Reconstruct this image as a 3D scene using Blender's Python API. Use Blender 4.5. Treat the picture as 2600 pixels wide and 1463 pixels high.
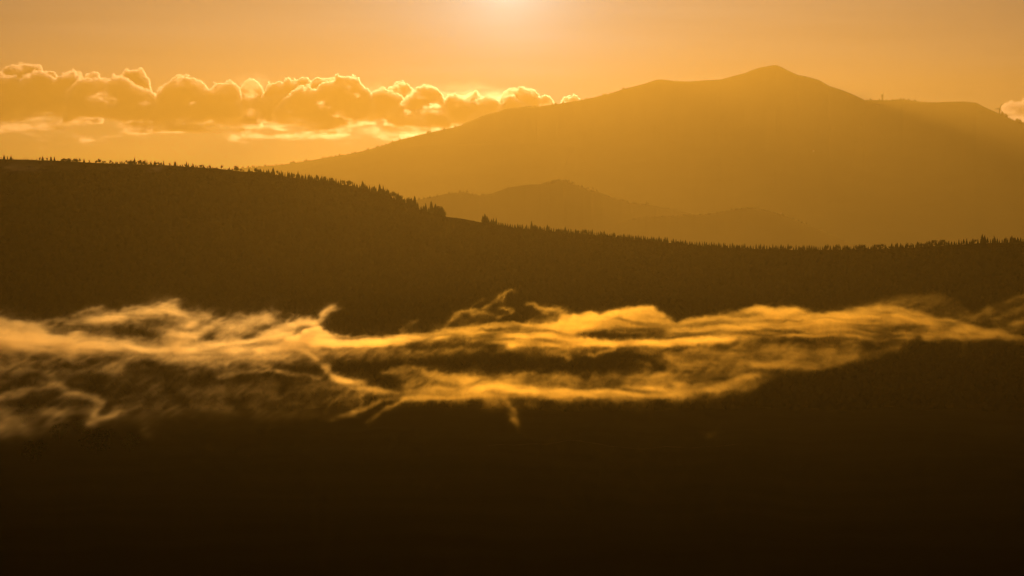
import bpy, math, random
import numpy as np
from mathutils import Vector

for o in list(bpy.data.objects):
    bpy.data.objects.remove(o)
SC = bpy.context.scene
COL = SC.collection
rng = np.random.default_rng(7)
random.seed(7)

# ------------------------------------------------------------------ camera
F = 1300.0 / math.tan(math.radians(10.0))      # 20 degree lens, measured on the 2600 x 1463 photograph
PITCH = -math.atan(130.5 / F)
cam = bpy.data.cameras.new('camera')
cam.sensor_width = 36.0
cam.angle = math.radians(20.0)
cam.clip_start = 0.5
cam.clip_end = 120000.0
cam_o = bpy.data.objects.new('camera', cam)
COL.objects.link(cam_o)
cam_o.location = (0, 0, 0)
cam_o.rotation_euler = (math.pi / 2 + PITCH, 0, 0)
SC.camera = cam_o


def direction(u, v):
    """Sideways and upward slope (per metre of distance) of the line of sight through a point of the photograph."""
    a = (731.5 - v) / F
    c, s = math.cos(PITCH), math.sin(PITCH)
    y = c - a * s
    z = s + a * c
    return (u - 1300.0) / F / y, z / y


def photo_uv(X, Y, Z):
    c, s = math.cos(PITCH), math.sin(PITCH)
    dep = Y * c + Z * s
    up = -Y * s + Z * c
    return 1300.0 + X / dep * F, 731.5 - up / dep * F


def at(u, v, d):
    x, z = direction(u, v)
    return Vector((x * d, d, z * d))


# ------------------------------------------------------------------ light
SUN_X, SUN_Z = direction(1288, -48)
SUN_DIR = Vector((SUN_X, 1.0, SUN_Z)).normalized()
SUN_EL = math.asin(SUN_DIR.z)
sun = bpy.data.lights.new('sun', 'SUN')
sun.energy = 5.0
sun.angle = math.radians(1.0)
sun.color = (1.0, 0.54, 0.19)
sun_o = bpy.data.objects.new('sun', sun)
COL.objects.link(sun_o)
sun_o.rotation_euler = SUN_DIR.to_track_quat('Z', 'Y').to_euler()

world = bpy.data.worlds.new('World')
SC.world = world
world.use_nodes = True
nt = world.node_tree
nt.nodes.clear()


def node(nt, kind, **kw):
    n = nt.nodes.new(kind)
    for k, v in kw.items():
        setattr(n, k, v)
    return n


wout = node(nt, 'ShaderNodeOutputWorld')
bg = node(nt, 'ShaderNodeBackground')
sky = node(nt, 'ShaderNodeTexSky', sky_type='NISHITA')
sky.sun_disc = False
sky.sun_elevation = SUN_EL
sky.sun_rotation = math.atan2(SUN_DIR.x, SUN_DIR.y)
sky.altitude = 600
sky.air_density = 1.6
sky.dust_density = 3.0
sky.ozone_density = 0.6
SKY_STRENGTH = 0.055
bg.inputs['Strength'].default_value = SKY_STRENGTH
warm = node(nt, 'ShaderNodeMix', data_type='RGBA', blend_type='MULTIPLY')
warm.inputs['Factor'].default_value = 1.0
nt.links.new(sky.outputs[0], warm.inputs['A'])
warm.inputs['B'].default_value = (0.10, 0.28, 0.45, 1)
# the sun's aureole: the air around the disc, which stands just above the frame
geo = node(nt, 'ShaderNodeTexCoord')
dot = node(nt, 'ShaderNodeVectorMath', operation='DOT_PRODUCT')
nt.links.new(geo.outputs['Generated'], dot.inputs[0])
dot.inputs[1].default_value = SUN_DIR


def wmath(op, a, b=None):
    n = node(nt, 'ShaderNodeMath', operation=op)
    for i, v in enumerate((a, b)):
        if v is None:
            continue
        if isinstance(v, (int, float)):
            n.inputs[i].default_value = v
        else:
            nt.links.new(v, n.inputs[i])
    return n.outputs[0]


ang = wmath('MULTIPLY', wmath('ARCCOSINE', wmath('MINIMUM', dot.outputs['Value'], 1.0)), 57.29578)
sep_w = node(nt, 'ShaderNodeSeparateXYZ')
nt.links.new(geo.outputs['Generated'], sep_w.inputs[0])
elev = wmath('MULTIPLY', wmath('MAXIMUM', sep_w.outputs['Z'], 0.0), 57.3)


def glow(x, width, rgb):
    sc = node(nt, 'ShaderNodeVectorMath', operation='SCALE')
    sc.inputs[0].default_value = rgb
    nt.links.new(wmath('EXPONENT', wmath('MULTIPLY', x, -1.0 / width)), sc.inputs['Scale'])
    return sc.outputs[0]


def mul(a, b):
    n = node(nt, 'ShaderNodeVectorMath', operation='MULTIPLY')
    nt.links.new(a, n.inputs[0]); nt.links.new(b, n.inputs[1])
    return n.outputs[0]


high = node(nt, 'ShaderNodeVectorMath', operation='SCALE')
high.inputs[0].default_value = (1, 1, 1)
nt.links.new(wmath('ADD', wmath('MULTIPLY', wmath('MINIMUM', wmath('MULTIPLY', elev, 0.25), 1.0), 0.8), 0.2), high.inputs['Scale'])
up = high.outputs[0]
layers = [warm.outputs['Result'],
          glow(ang, 0.8, (62, 78, 74)),            # close aureole of the sun
          glow(ang, 2.9, (6, 19, 26)),                # wide aureole
          mul(glow(ang, 22.0, (0.0, 6.0, 15.0)), up),     # blue-green tint added to the sky colour, weaker near the horizon
          mul(glow(elev, 1.5, (250, 105, 0)), glow(ang, 14.0, (1, 1, 1)))]   # low golden band along the horizon
total = layers[0]
for l_ in layers[1:]:
    n_a = node(nt, 'ShaderNodeVectorMath', operation='ADD')
    nt.links.new(total, n_a.inputs[0]); nt.links.new(l_, n_a.inputs[1])
    total = n_a.outputs[0]
# faint streaks of high cloud
st_m = node(nt, 'ShaderNodeMapping')
st_m.inputs['Scale'].default_value = (9.0, 9.0, 120.0)
nt.links.new(geo.outputs['Generated'], st_m.inputs['Vector'])
st_n = node(nt, 'ShaderNodeTexNoise')
st_n.inputs['Scale'].default_value = 1.0
st_n.inputs['Detail'].default_value = 5
nt.links.new(st_m.outputs[0], st_n.inputs['Vector'])
st_s = node(nt, 'ShaderNodeVectorMath', operation='SCALE')
nt.links.new(total, st_s.inputs[0])
nt.links.new(wmath('ADD', wmath('MULTIPLY', st_n.outputs[0], 0.5), 0.75), st_s.inputs['Scale'])
nt.links.new(st_s.outputs[0], bg.inputs['Color'])
nt.links.new(bg.outputs[0], wout.inputs['Surface'])

SC.view_settings.view_transform = 'Standard'
SC.view_settings.look = 'None'
SC.view_settings.exposure = -2.22
SC.view_settings.gamma = 1.0
SC.view_settings.use_curve_mapping = False
SC.render.engine = 'CYCLES'
SC.cycles.volume_bounces = 3
SC.cycles.max_bounces = 4
SC.cycles.diffuse_bounces = 2
SC.cycles.volume_max_steps = 400
SC.cycles.use_denoising = True


# ------------------------------------------------------------------ helpers
def tag(o, label=None, cat=None, group=None, kind=None):
    for k, v in (('label', label), ('category', cat), ('group', group), ('kind', kind)):
        if v:
            o[k] = v
    return o


def mesh_obj(name, verts, faces, mat, parent=None, smooth=False):
    me = bpy.data.meshes.new(name)
    me.from_pydata(verts, [], faces)
    me.materials.append(mat)
    if smooth:
        me.polygons.foreach_set('use_smooth', [True] * len(me.polygons))
    o = bpy.data.objects.new(name, me)
    COL.objects.link(o)
    if parent:
        o.parent = parent
    return o


def ground_material(name, a, b, scale, rough=0.95):
    m = bpy.data.materials.new(name)
    m.use_nodes = True
    t = m.node_tree
    p = t.nodes['Principled BSDF']
    p.inputs['Roughness'].default_value = rough
    p.inputs['Specular IOR Level'].default_value = 0.0
    no = node(t, 'ShaderNodeTexNoise')
    no.inputs['Scale'].default_value = scale
    no.inputs['Detail'].default_value = 8
    tc = node(t, 'ShaderNodeTexCoord')
    t.links.new(tc.outputs['Object'], no.inputs['Vector'])
    r = node(t, 'ShaderNodeValToRGB')
    r.color_ramp.elements[0].position = 0.35
    r.color_ramp.elements[1].position = 0.65
    r.color_ramp.elements[0].color = (*a, 1)
    r.color_ramp.elements[1].color = (*b, 1)
    t.links.new(no.outputs[0], r.inputs[0])
    t.links.new(r.outputs[0], p.inputs['Base Color'])
    return m


def volume_material(name, density, color, g, step, attr=True):
    m = bpy.data.materials.new(name)
    m.use_nodes = True
    t = m.node_tree
    t.nodes.clear()
    out = node(t, 'ShaderNodeOutputMaterial')
    pv = node(t, 'ShaderNodeVolumePrincipled')
    pv.inputs['Color'].default_value = (*color, 1)
    pv.inputs['Density'].default_value = density
    pv.inputs['Density Attribute'].default_value = 'density' if attr else ''
    pv.inputs['Anisotropy'].default_value = g
    t.links.new(pv.outputs[0], out.inputs['Volume'])
    m.cycles.volume_step_rate = step
    return m


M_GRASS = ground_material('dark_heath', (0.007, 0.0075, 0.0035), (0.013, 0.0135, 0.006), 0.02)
M_FAR = ground_material('mountain_grass', (0.030, 0.032, 0.014), (0.055, 0.052, 0.024), 0.003)
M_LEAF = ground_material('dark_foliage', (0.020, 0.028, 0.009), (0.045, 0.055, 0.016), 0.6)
M_BARK = ground_material('bark', (0.030, 0.022, 0.014), (0.06, 0.045, 0.03), 2.0)
M_TRACK = ground_material('pale_dirt', (0.035, 0.030, 0.018), (0.06, 0.05, 0.03), 0.4)
M_WHITE = ground_material('white_paint', (0.72, 0.72, 0.70), (0.82, 0.81, 0.78), 0.3, 0.5)
M_TURB = ground_material('weathered_turbine_paint', (0.28, 0.27, 0.25), (0.40, 0.38, 0.35), 0.3, 0.6)
M_TILE = ground_material('roof_tile', (0.22, 0.09, 0.05), (0.32, 0.14, 0.08), 0.8)
M_PANE = ground_material('dark_window', (0.02, 0.02, 0.022), (0.03, 0.03, 0.03), 0.8, 0.2)


# ------------------------------------------------------------------ noise on arrays
LAT = rng.random((64, 64, 64)).astype(np.float32)


def vnoise(a, b, c):
    a = np.asarray(a, np.float32); b = np.asarray(b, np.float32); c = np.asarray(c, np.float32)
    fa, fb, fc = np.floor(a), np.floor(b), np.floor(c)
    ia, ib, ic = fa.astype(np.int32) & 63, fb.astype(np.int32) & 63, fc.astype(np.int32) & 63
    ta, tb, tc = a - fa, b - fb, c - fc
    ta = ta * ta * (3 - 2 * ta); tb = tb * tb * (3 - 2 * tb); tc = tc * tc * (3 - 2 * tc)
    ja, jb, jc = (ia + 1) & 63, (ib + 1) & 63, (ic + 1) & 63
    x00 = LAT[ia, ib, ic] * (1 - ta) + LAT[ja, ib, ic] * ta
    x10 = LAT[ia, jb, ic] * (1 - ta) + LAT[ja, jb, ic] * ta
    x01 = LAT[ia, ib, jc] * (1 - ta) + LAT[ja, ib, jc] * ta
    x11 = LAT[ia, jb, jc] * (1 - ta) + LAT[ja, jb, jc] * ta
    y0 = x00 * (1 - tb) + x10 * tb
    y1 = x01 * (1 - tb) + x11 * tb
    return y0 * (1 - tc) + y1 * tc


def fbm(a, b, c, octaves=4, gain=0.5):
    s, w, n = 0.0, 1.0, 0.0
    k = 1.0
    for i in range(octaves):
        s = s + w * vnoise(a * k + 17.3 * i, b * k + 5.1 * i, c * k + 9.7 * i)
        n += w
        w *= gain
        k *= 2.03
    return s / n


def smooth(e0, e1, x):
    t = np.clip((x - e0) / (e1 - e0), 0, 1)
    return t * t * (3 - 2 * t)


# ------------------------------------------------------------------ the land
def curve(pts):
    pu, pv = zip(*pts)
    return lambda u: np.interp(u, pu, pv)


RIDGE = curve([(-1500, 380), (-400, 396), (0, 406), (75, 408.6), (152, 410.6), (240, 416), (300, 418), (420, 422), (555, 431), (620, 438.5), (680, 440.5),
               (700, 446), (740, 453), (807, 463), (890, 476), (960, 492), (1000, 507), (1030, 523), (1075, 538), (1128, 552.5), (1175, 558), (1220, 567),
               (1300, 581.5), (1368, 589), (1427, 595), (1515, 602), (1600, 611), (1700, 619.5), (1780, 628), (1850, 632), (1965, 637), (2070, 637.5),
               (2205, 636), (2300, 633), (2400, 625), (2500, 620), (2600, 618), (3000, 600), (4200, 560)])
MOUNT = curve([(-1500, 520), (300, 468), (600, 428), (720, 418), (745, 414.5), (810, 404), (900, 389), (960, 374), (1010, 357), (1080, 339), (1165, 321), (1200, 307),
               (1253, 286), (1290, 278), (1334, 271), (1360, 272), (1400, 267), (1480, 254), (1550, 238), (1575, 229), (1600, 222), (1630, 214.5), (1665, 203),
               (1680, 202), (1710, 206), (1750, 207.5), (1795, 204), (1830, 202), (1850, 196.5), (1890, 186), (1930, 171.5), (1955, 167), (1972, 165),
               (1985, 170), (2000, 179), (2025, 190), (2055, 196.5), (2080, 204), (2105, 219), (2150, 233), (2195, 254.5), (2260, 255), (2292, 252.5), (2330, 259),
               (2370, 260), (2420, 258.5), (2450, 258), (2478, 261), (2510, 277), (2540, 290), (2570, 305), (2600, 317), (2750, 372), (3000, 430), (4200, 560)])
SPUR_A = curve([(-1500, 700), (600, 470), (760, 432), (840, 412), (900, 397), (1000, 378), (1080, 370), (1250, 364), (1400, 366), (1480, 376), (1600, 400), (1750, 450), (1900, 520), (2100, 640), (4200, 800)])
HILL_A = curve([(-1500, 760), (900, 580), (1000, 530), (1060, 508), (1125, 495), (1150, 490), (1180, 489), (1215, 497), (1250, 491), (1290, 476.5), (1335, 469.5), (1395, 466),
                (1410, 460.5), (1428, 458.5), (1446, 464), (1480, 477), (1520, 488), (1560, 504), (1600, 515), (1650, 521), (1750, 541), (1900, 580), (2200, 660), (4200, 800)])
HILL_B = curve([(-1500, 900), (1450, 640), (1550, 575), (1600, 558), (1640, 551.5), (1720, 548), (1790, 544.5), (1850, 535), (1885, 528.5), (1908, 527), (1940, 533), (1990, 547),
                (2050, 570), (2150, 615), (2400, 690), (4200, 800)])


def grid_obj(name, X, Y, Z, mat):
    nr, nc = X.shape
    v = np.stack([X, Y, Z], -1).reshape(-1, 3)
    i = np.arange(nr - 1)[:, None] * nc + np.arange(nc - 1)[None, :]
    f = np.stack([i, i + 1, i + nc + 1, i + nc], -1).reshape(-1, 4)
    me = bpy.data.meshes.new(name)
    me.vertices.add(len(v)); me.vertices.foreach_set('co', v.astype(np.float32).ravel())
    me.loops.add(f.size); me.loops.foreach_set('vertex_index', f.astype(np.int32).ravel())
    me.polygons.add(len(f)); me.polygons.foreach_set('loop_start', np.arange(0, f.size, 4, dtype=np.int32))
    me.polygons.foreach_set('use_smooth', np.ones(len(f), bool))
    me.update(calc_edges=True)
    me.materials.append(mat)
    o = bpy.data.objects.new(name, me)
    COL.objects.link(o)
    return o


def ridge_sheet(name, crest, d_crest, d_foot, z_foot, mat, jit, relief, nu=2400, u0=-1400, u1=4000, nf=40):
    """A hill: from a foot nearer the camera up to its crest and down the far side."""
    u = np.linspace(u0, u1, nu)
    a = np.array([direction(x, y) for x, y in zip(u, crest(u) + jit * (fbm(u / 14, 0 * u, 0 * u + d_crest / 999, 4) - 0.5))])
    zc = a[:, 1] * d_crest
    rows = []
    for t in np.linspace(0, 1, nf):
        d = d_foot + (d_crest - d_foot) * t
        k = 0.55 * t + 0.45 * t ** 2.2
        k = k + relief * (fbm(u / 160 + 0 * t, 0 * u + t * 3.0, 0 * u + d_crest / 777, 4) - 0.5) * math.sin(math.pi * t) * (1 - t) ** 0.5
        rows.append((d + 0 * u, z_foot + (zc - z_foot) * k))
    for t in np.linspace(0.1, 1, 8):
        rows.append((d_crest * (1 + 0.13 * t) + 0 * u, zc + (z_foot - zc) * t ** 1.4))
    Y = np.array([r[0] for r in rows]); Z = np.array([r[1] for r in rows])
    X = a[:, 0][None, :] * Y
    return grid_obj(name, X, Y, Z, mat)


D_MOUNT = 20000.0
D_RIDGE = curve([(-1500, 2350), (-600, 2450), (0, 2550), (450, 3050), (900, 3850), (1300, 3400), (2000, 2620), (2600, 2400), (3200, 2350), (4800, 2350)])   # distance of the dark crest
tag(ridge_sheet('mountain', MOUNT, D_MOUNT, 14400, -80, M_FAR, 1.6, 0.10), label='great hazy mountain with a pointed top filling the distance', cat='mountain', kind='structure')
tag(ridge_sheet('mountain', SPUR_A, 18600, 14000, -120, M_FAR, 2.0, 0.10), label='faint lower spur on the sunward flank of the great mountain', cat='mountain spur', kind='structure')
tag(ridge_sheet('hills', HILL_A, 9800, 8000, -150, M_FAR, 3.0, 0.1), label='faint rounded foothill in haze before the great mountain, beyond the bare saddle', cat='hill', kind='structure')
tag(ridge_sheet('hills', HILL_B, 8700, 7300, -160, M_FAR, 3.0, 0.1), label="very faint low foothill in haze under the mountain's pointed top", cat='hill', kind='structure')

# the slope we stand on, the valley and the dark ridge: one sheet
PROF = [(0.0, None), (5, None), (20, None), (60, 3000), (150, 1960), (350, 1480), (600, 1265), (1000, 1088), (1300, 990), (1650, 880), (2000, 785)]


def land_z(u, d):
    """Height of the ground at distance D on the line of sight column U (arrays)."""
    dd = np.array([0, 5, 20, 60, 150, 350, 600, 1000, 1300, 1650, 2000], float)
    zz = np.array([-1.8, -3.0, -8.0] + [direction(1300, v)[1] * x for x, v in PROF[3:]])
    z = np.interp(np.minimum(d, 2000), dd, zz)
    s = -0.0178 - (RIDGE(u) - 603.5) / F
    D_R = D_RIDGE(u)
    zc = (s + 0.0178) * D_R
    t = np.clip((d - 2000) / (D_R - 2000), 0, 1)
    k = t * t * (1.6 - 0.6 * t)
    z = z * (1 - k) + zc * k
    b = np.clip((d - D_R) / 1200, 0, 1)
    z = z + (-240 - z) * b ** 1.5
    w = 1.6 * (fbm(u / 40 * np.maximum(d, 50) / 1500, d / 45, 0 * u, 4) - 0.5) * np.clip(d / 300, 0, 1)
    w = w * (1 - 0.8 * np.clip((d - D_R + 400) / 400, 0, 1))
    w2 = 4 * (fbm(u / 170, d / 330 + 3, 0 * u + 8, 3) - 0.5) * np.clip(d / 900, 0, 1) * (1 - np.clip((d - D_R + 450) / 450, 0, 1))
    return z + w + w2


du = np.concatenate([[-60, -20, 2], np.geomspace(5, 600, 45), np.linspace(612, 2300, 130), np.linspace(2306, 3920, 220), np.linspace(3960, 5200, 26)])
uu = np.linspace(-2200, 4800, 1300)
U, D = np.meshgrid(uu, du)
Zg = land_z(U, np.maximum(D, 0))
Xg = (U - 1300) / F * np.maximum(np.abs(D), 0) + (U - 1300) / 3500 * 60 * np.exp(-np.maximum(D, 0) / 60)
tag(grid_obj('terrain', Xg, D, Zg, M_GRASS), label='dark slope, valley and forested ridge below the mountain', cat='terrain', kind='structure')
gx, gy = np.meshgrid(np.linspace(-8800, 8800, 30), np.linspace(-400, 23800, 30))
tag(grid_obj('ground', gx, gy, 0 * gx - 262, M_GRASS), label='flat valley ground hidden under the hills', cat='ground', kind='structure')


def ridge_point(u, dd=0.0):
    d = float(D_RIDGE(u)) + dd
    z = float(land_z(np.array([float(u)]), np.array([d]))[0])
    return Vector(((u - 1300) / F * d, d, z))


# ------------------------------------------------------------------ mist and cloud from density fields
def make_volume(name, lo, hi, dens, mat):
    """A volume object whose voxel densities are the array DENS (x, y, z)."""
    nx, ny, nz = dens.shape
    me = bpy.data.meshes.new(name)
    me.vertices.add(nx * ny * nz)
    me.attributes.new('field', 'FLOAT', 'POINT').data.foreach_set('value', np.ascontiguousarray(dens, np.float32).ravel())
    me.materials.append(mat)
    o = bpy.data.objects.new(name, me)
    COL.objects.link(o)
    o.location = lo
    size = [h - l for h, l in zip(hi, lo)]
    ng = bpy.data.node_groups.new(name + '_field', 'GeometryNodeTree')
    ng.interface.new_socket('Geometry', in_out='INPUT', socket_type='NodeSocketGeometry')
    ng.interface.new_socket('Geometry', in_out='OUTPUT', socket_type='NodeSocketGeometry')
    N, L = ng.nodes.new, ng.links.new
    gi, go = N('NodeGroupInput'), N('NodeGroupOutput')
    vc, si, na, sm = N('GeometryNodeVolumeCube'), N('GeometryNodeSampleIndex'), N('GeometryNodeInputNamedAttribute'), N('GeometryNodeSetMaterial')
    na.data_type = 'FLOAT'
    na.inputs[0].default_value = 'field'
    sm.inputs['Material'].default_value = mat
    L(gi.outputs[0], si.inputs[0]); L(na.outputs[0], si.inputs[1])
    vc.inputs['Min'].default_value = (0, 0, 0)
    vc.inputs['Max'].default_value = size
    for a, n in zip('XYZ', dens.shape):
        vc.inputs['Resolution ' + a].default_value = n
    pos, sep = N('GeometryNodeInputPosition'), N('ShaderNodeSeparateXYZ')
    L(pos.outputs[0], sep.inputs[0])

    def axis(k, n):
        m = N('ShaderNodeMath'); m.operation = 'MULTIPLY'
        L(sep.outputs[k], m.inputs[0]); m.inputs[1].default_value = (n - 1) / size[k]
        r = N('ShaderNodeMath'); r.operation = 'ROUND'
        L(m.outputs[0], r.inputs[0])
        return r.outputs[0]

    def integer(op, a, b):
        m = N('FunctionNodeIntegerMath'); m.operation = op
        for i, v in enumerate((a, b)):
            if isinstance(v, int):
                m.inputs[i].default_value = v
            else:
                L(v, m.inputs[i])
        return m.outputs[0]

    idx = integer('ADD', integer('MULTIPLY', integer('ADD', integer('MULTIPLY', axis(0, nx), ny), axis(1, ny)), nz), axis(2, nz))
    L(idx, si.inputs['Index']); L(si.outputs[0], vc.inputs[0])
    L(vc.outputs[0], sm.inputs[0]); L(sm.outputs[0], go.inputs[0])
    o.modifiers.new('field', 'NODES').node_group = ng
    return o


# ------------------------------------------------------------------ valley mist
MU0, MU1, MV0, MV1, MS = -420.0, 3020.0, 690.0, 1190.0, 2.0
mu, mv = np.meshgrid(np.arange(MU0, MU1, MS), np.arange(MV0, MV1, MS))
clear_sky = np.ones_like(mu)


def put(a):
    global clear_sky
    clear_sky = clear_sky * (1 - np.clip(a, 0, 0.985))


def strand(pts, soft=1.0):
    """A drifting strand of mist: points (across, down, half width, thickness) along its middle."""
    best = np.zeros_like(mu)
    for (u0, v0, w0, a0), (u1, v1, w1, a1) in zip(pts[:-1], pts[1:]):
        m = max(w0, w1) * 4.5
        c0, c1 = int((min(u0, u1) - m - MU0) / MS), int((max(u0, u1) + m - MU0) / MS) + 1
        r0, r1 = int((min(v0, v1) - m - MV0) / MS), int((max(v0, v1) + m - MV0) / MS) + 1
        s = np.s_[max(r0, 0):max(r1, 0), max(c0, 0):max(c1, 0)]
        x, y = mu[s] - u0, mv[s] - v0
        dx, dy = u1 - u0, v1 - v0
        t = np.clip((x * dx + y * dy) / (dx * dx + dy * dy + 1e-6), 0, 1)
        q = ((x - t * dx) ** 2 + (y - t * dy) ** 2) / (w0 + (w1 - w0) * t) ** 2
        best[s] = np.maximum(best[s], (a0 + (a1 - a0) * t) * (0.82 * np.exp(-q * soft) + 0.18 * np.exp(-q * soft / 4.5)))
    put(best)


def bank(top, bottom, a, ts=6.0, bs=8.0, ends=60.0):
    """A bank of mist between an upper and a lower outline."""
    ct, cb = curve(top), curve(bottom)
    u = mu[0]
    T, B = ct(u)[None, :], cb(u)[None, :]
    m = smooth(T - ts * 0.4, T + ts, mv) * (1 - smooth(B - bs, B + bs * 0.6, mv))
    lo, hi = max(top[0][0], bottom[0][0]), min(top[-1][0], bottom[-1][0])
    m = m * smooth(lo, lo + ends, u)[None, :] * (1 - smooth(hi - ends, hi, u)[None, :])
    put(a * m)


def hole(u, v, ru, rv, a):
    global clear_sky
    q = ((mu - u) / ru) ** 2 + ((mv - v) / rv) ** 2
    k = a * np.exp(-q ** 1.5)
    clear_sky = clear_sky + (1 - clear_sky) * k


# broad thin veils
bank([(-420, 800), (0, 800), (60, 815), (200, 795), (330, 780), (440, 765), (560, 785), (700, 790), (800, 800), (840, 850)],
     [(-420, 990), (0, 985), (180, 985), (420, 975), (600, 930), (850, 905)], 0.26, 18, 40, 40)
bank([(-300, 985), (0, 985), (200, 975), (480, 965), (700, 950), (860, 960), (980, 1000)],
     [(-300, 1130), (0, 1120), (120, 1110), (300, 1080), (600, 1070), (800, 1060), (980, 1040)], 0.15, 24, 40, 80)
bank([(430, 905), (700, 895), (900, 885), (1250, 880), (1600, 885), (1850, 880), (2150, 880)],
     [(430, 950), (700, 935), (900, 915), (1250, 910), (1600, 895), (1700, 930), (1850, 945), (2150, 925)], 0.26, 8, 18, 60)
bank([(1650, 900), (1800, 868), (1920, 866), (2060, 868), (2180, 872), (2330, 868)],
     [(1650, 930), (1800, 938), (1950, 936), (2100, 930), (2180, 918), (2330, 880)], 0.33, 8, 14, 60)
bank([(980, 930), (1100, 945), (1250, 950), (1400, 930), (1550, 940), (1700, 930), (1900, 920), (2000, 935)],
     [(980, 1020), (1100, 1015), (1250, 1010), (1400, 1012), (1550, 1020), (1700, 1015), (1880, 1000), (2000, 950)], 0.22, 25, 10, 60)
# main band, west part
strand([(-420, 862, 20, .8), (0, 867, 22, .93), (126, 871, 22, .93), (253, 876, 19, .9), (354, 887, 16, .88), (442, 889, 15, .86), (530, 886, 12, .75), (650, 887, 13, .8), (726, 880, 13, .82),
        (827, 871, 15, .88), (928, 872, 13, .88), (1004, 867, 13, .86), (1080, 858, 13, .82), (1181, 845, 14, .8), (1250, 840, 16, .8), (1330, 850, 18, .7)])
strand([(0, 852, 16, .4), (126, 849, 16, .5), (230, 855, 14, .35), (330, 866, 12, .3)])
bank([(690, 872), (760, 850), (800, 832), (815, 830), (828, 841), (880, 848), (928, 850), (1004, 846), (1080, 838), (1181, 827), (1260, 818), (1340, 816), (1430, 810)],
     [(690, 885), (760, 880), (800, 878), (880, 876), (1004, 870), (1181, 856), (1260, 850), (1340, 858), (1430, 858)], 0.74, 6, 10, 40)
strand([(640, 862, 12, .3), (700, 842, 14, .4), (760, 822, 14, .45), (800, 822, 12, .55), (816, 812, 8, .55), (828, 793, 6, .5), (842, 782, 5, .42), (856, 775, 4, .28)])
strand([(826, 800, 4, .3), (846, 790, 4, .3), (864, 781, 3, .2)])
strand([(560, 835, 22, .3), (620, 818, 22, .38), (690, 800, 16, .33), (712, 795, 10, .2)])
strand([(1015, 838, 5, .35), (1035, 825, 3.5, .32), (1052, 812, 2.5, .2)])
# upper plume at the west
strand([(150, 835, 10, .3), (190, 824, 13, .5), (250, 813, 13, .62), (303, 806, 14, .7), (370, 797, 15, .75), (430, 791, 14, .68), (476, 798, 11, .55), (492, 816, 10, .5), (486, 838, 11, .5), (470, 858, 12, .5), (445, 875, 12, .5)])
strand([(380, 785, 10, .35), (415, 773, 8, .4), (440, 764, 5, .25)])
strand([(-60, 806, 18, .3), (13, 816, 16, .45), (63, 828, 14, .5), (110, 845, 12, .4)])
strand([(190, 800, 8, .25), (222, 788, 7, .3), (258, 782, 5, .15)])
strand([(495, 858, 8, .5), (518, 838, 7, .45), (540, 822, 6, .42), (558, 810, 5, .36), (583, 784, 4, .2)])
strand([(440, 845, 18, .3), (470, 830, 18, .35), (500, 805, 14, .3), (530, 795, 10, .2)])
strand([(520, 868, 7, .5), (560, 876, 7, .6), (640, 868, 8, .55), (740, 850, 9, .5)])
hole(320, 836, 60, 9, .75); hole(370, 844, 50, 8, .7); hole(524, 856, 22, 10, .7); hole(632, 852, 20, 8, .6); hole(160, 826, 14, 10, .6)
hole(190, 925, 60, 14, .8); hole(60, 968, 34, 14, .85); hole(230, 960, 60, 18, .8); hole(400, 945, 60, 22, .75); hole(300, 990, 90, 14, .6); hole(80, 1020, 90, 18, .8); hole(210, 1018, 30, 14, .95)
# low strands at the west
strand([(-200, 1015, 9, .4), (0, 1002, 9, .42), (88, 988, 9, .48), (139, 976, 9, .5), (177, 995, 8, .62), (232, 1005, 8, .62), (250, 1022, 8, .45), (240, 1050, 7, .4), (236, 1078, 6, .25)])
strand([(322, 1042, 6, .25), (296, 1052, 7, .42), (253, 1067, 7, .38), (238, 1080, 6, .25)])
strand([(-120, 1080, 26, .35), (0, 1078, 24, .42), (40, 1080, 18, .38), (75, 1100, 10, .15)])
strand([(130, 1055, 14, .25), (200, 1045, 14, .28), (240, 1050, 10, .25)])
strand([(560, 955, 5, .35), (640, 944, 5, .42), (700, 941, 5, .42), (760, 950, 5, .38), (812, 962, 5, .3)])
strand([(375, 1085, 10, .12), (385, 1100, 9, .15), (400, 1112, 5, .08)])
# the fall from the main band to the lower one
strand([(757, 880, 9, .45), (790, 898, 9, .48), (818, 922, 9, .52), (830, 944, 10, .65), (852, 957, 11, .7), (880, 970, 12, .72), (905, 981, 14, .7), (930, 990, 14, .66), (966, 1001, 11, .6), (1017, 1009, 8, .5)])
strand([(972, 945, 5, .3), (1010, 936, 8, .5), (1042, 930, 9, .58), (1070, 938, 9, .55), (1095, 950, 10, .5), (1143, 962, 12, .55), (1190, 974, 16, .72), (1250, 983, 18, .85), (1326, 988, 16, .92), (1427, 998, 15, .92),
        (1528, 1001, 14, .92), (1629, 1003, 15, .86), (1731, 990, 18, .74), (1800, 985, 18, .68), (1850, 978, 15, .66), (1890, 966, 12, .6), (1918, 952, 8, .45), (1926, 945, 5, .2)])
strand([(1030, 1003, 8, .4), (1100, 990, 12, .45), (1160, 985, 14, .5), (1230, 990, 14, .6)])
strand([(1017, 1012, 6, .5), (1060, 1014, 7, .6), (1105, 1012, 7, .68), (1206, 1004, 9, .72), (1290, 1003, 10, .6)])
strand([(1030, 1014, 5, .5), (1000, 1032, 5, .48), (966, 1050, 5, .45), (928, 1074, 4, .25)])
strand([(1000, 1010, 5, .4), (960, 1022, 6, .42), (905, 1046, 6, .42), (870, 1058, 5, .3), (835, 1070, 4, .15)])
strand([(922, 1012, 4, .25), (908, 1032, 4, .32), (900, 1045, 4, .3)])
strand([(1285, 1012, 8, .38), (1298, 1040, 6, .34), (1306, 1066, 6, .3), (1312, 1086, 5, .12)])
strand([(1240, 1020, 14, .2), (1350, 1022, 12, .18)])
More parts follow.
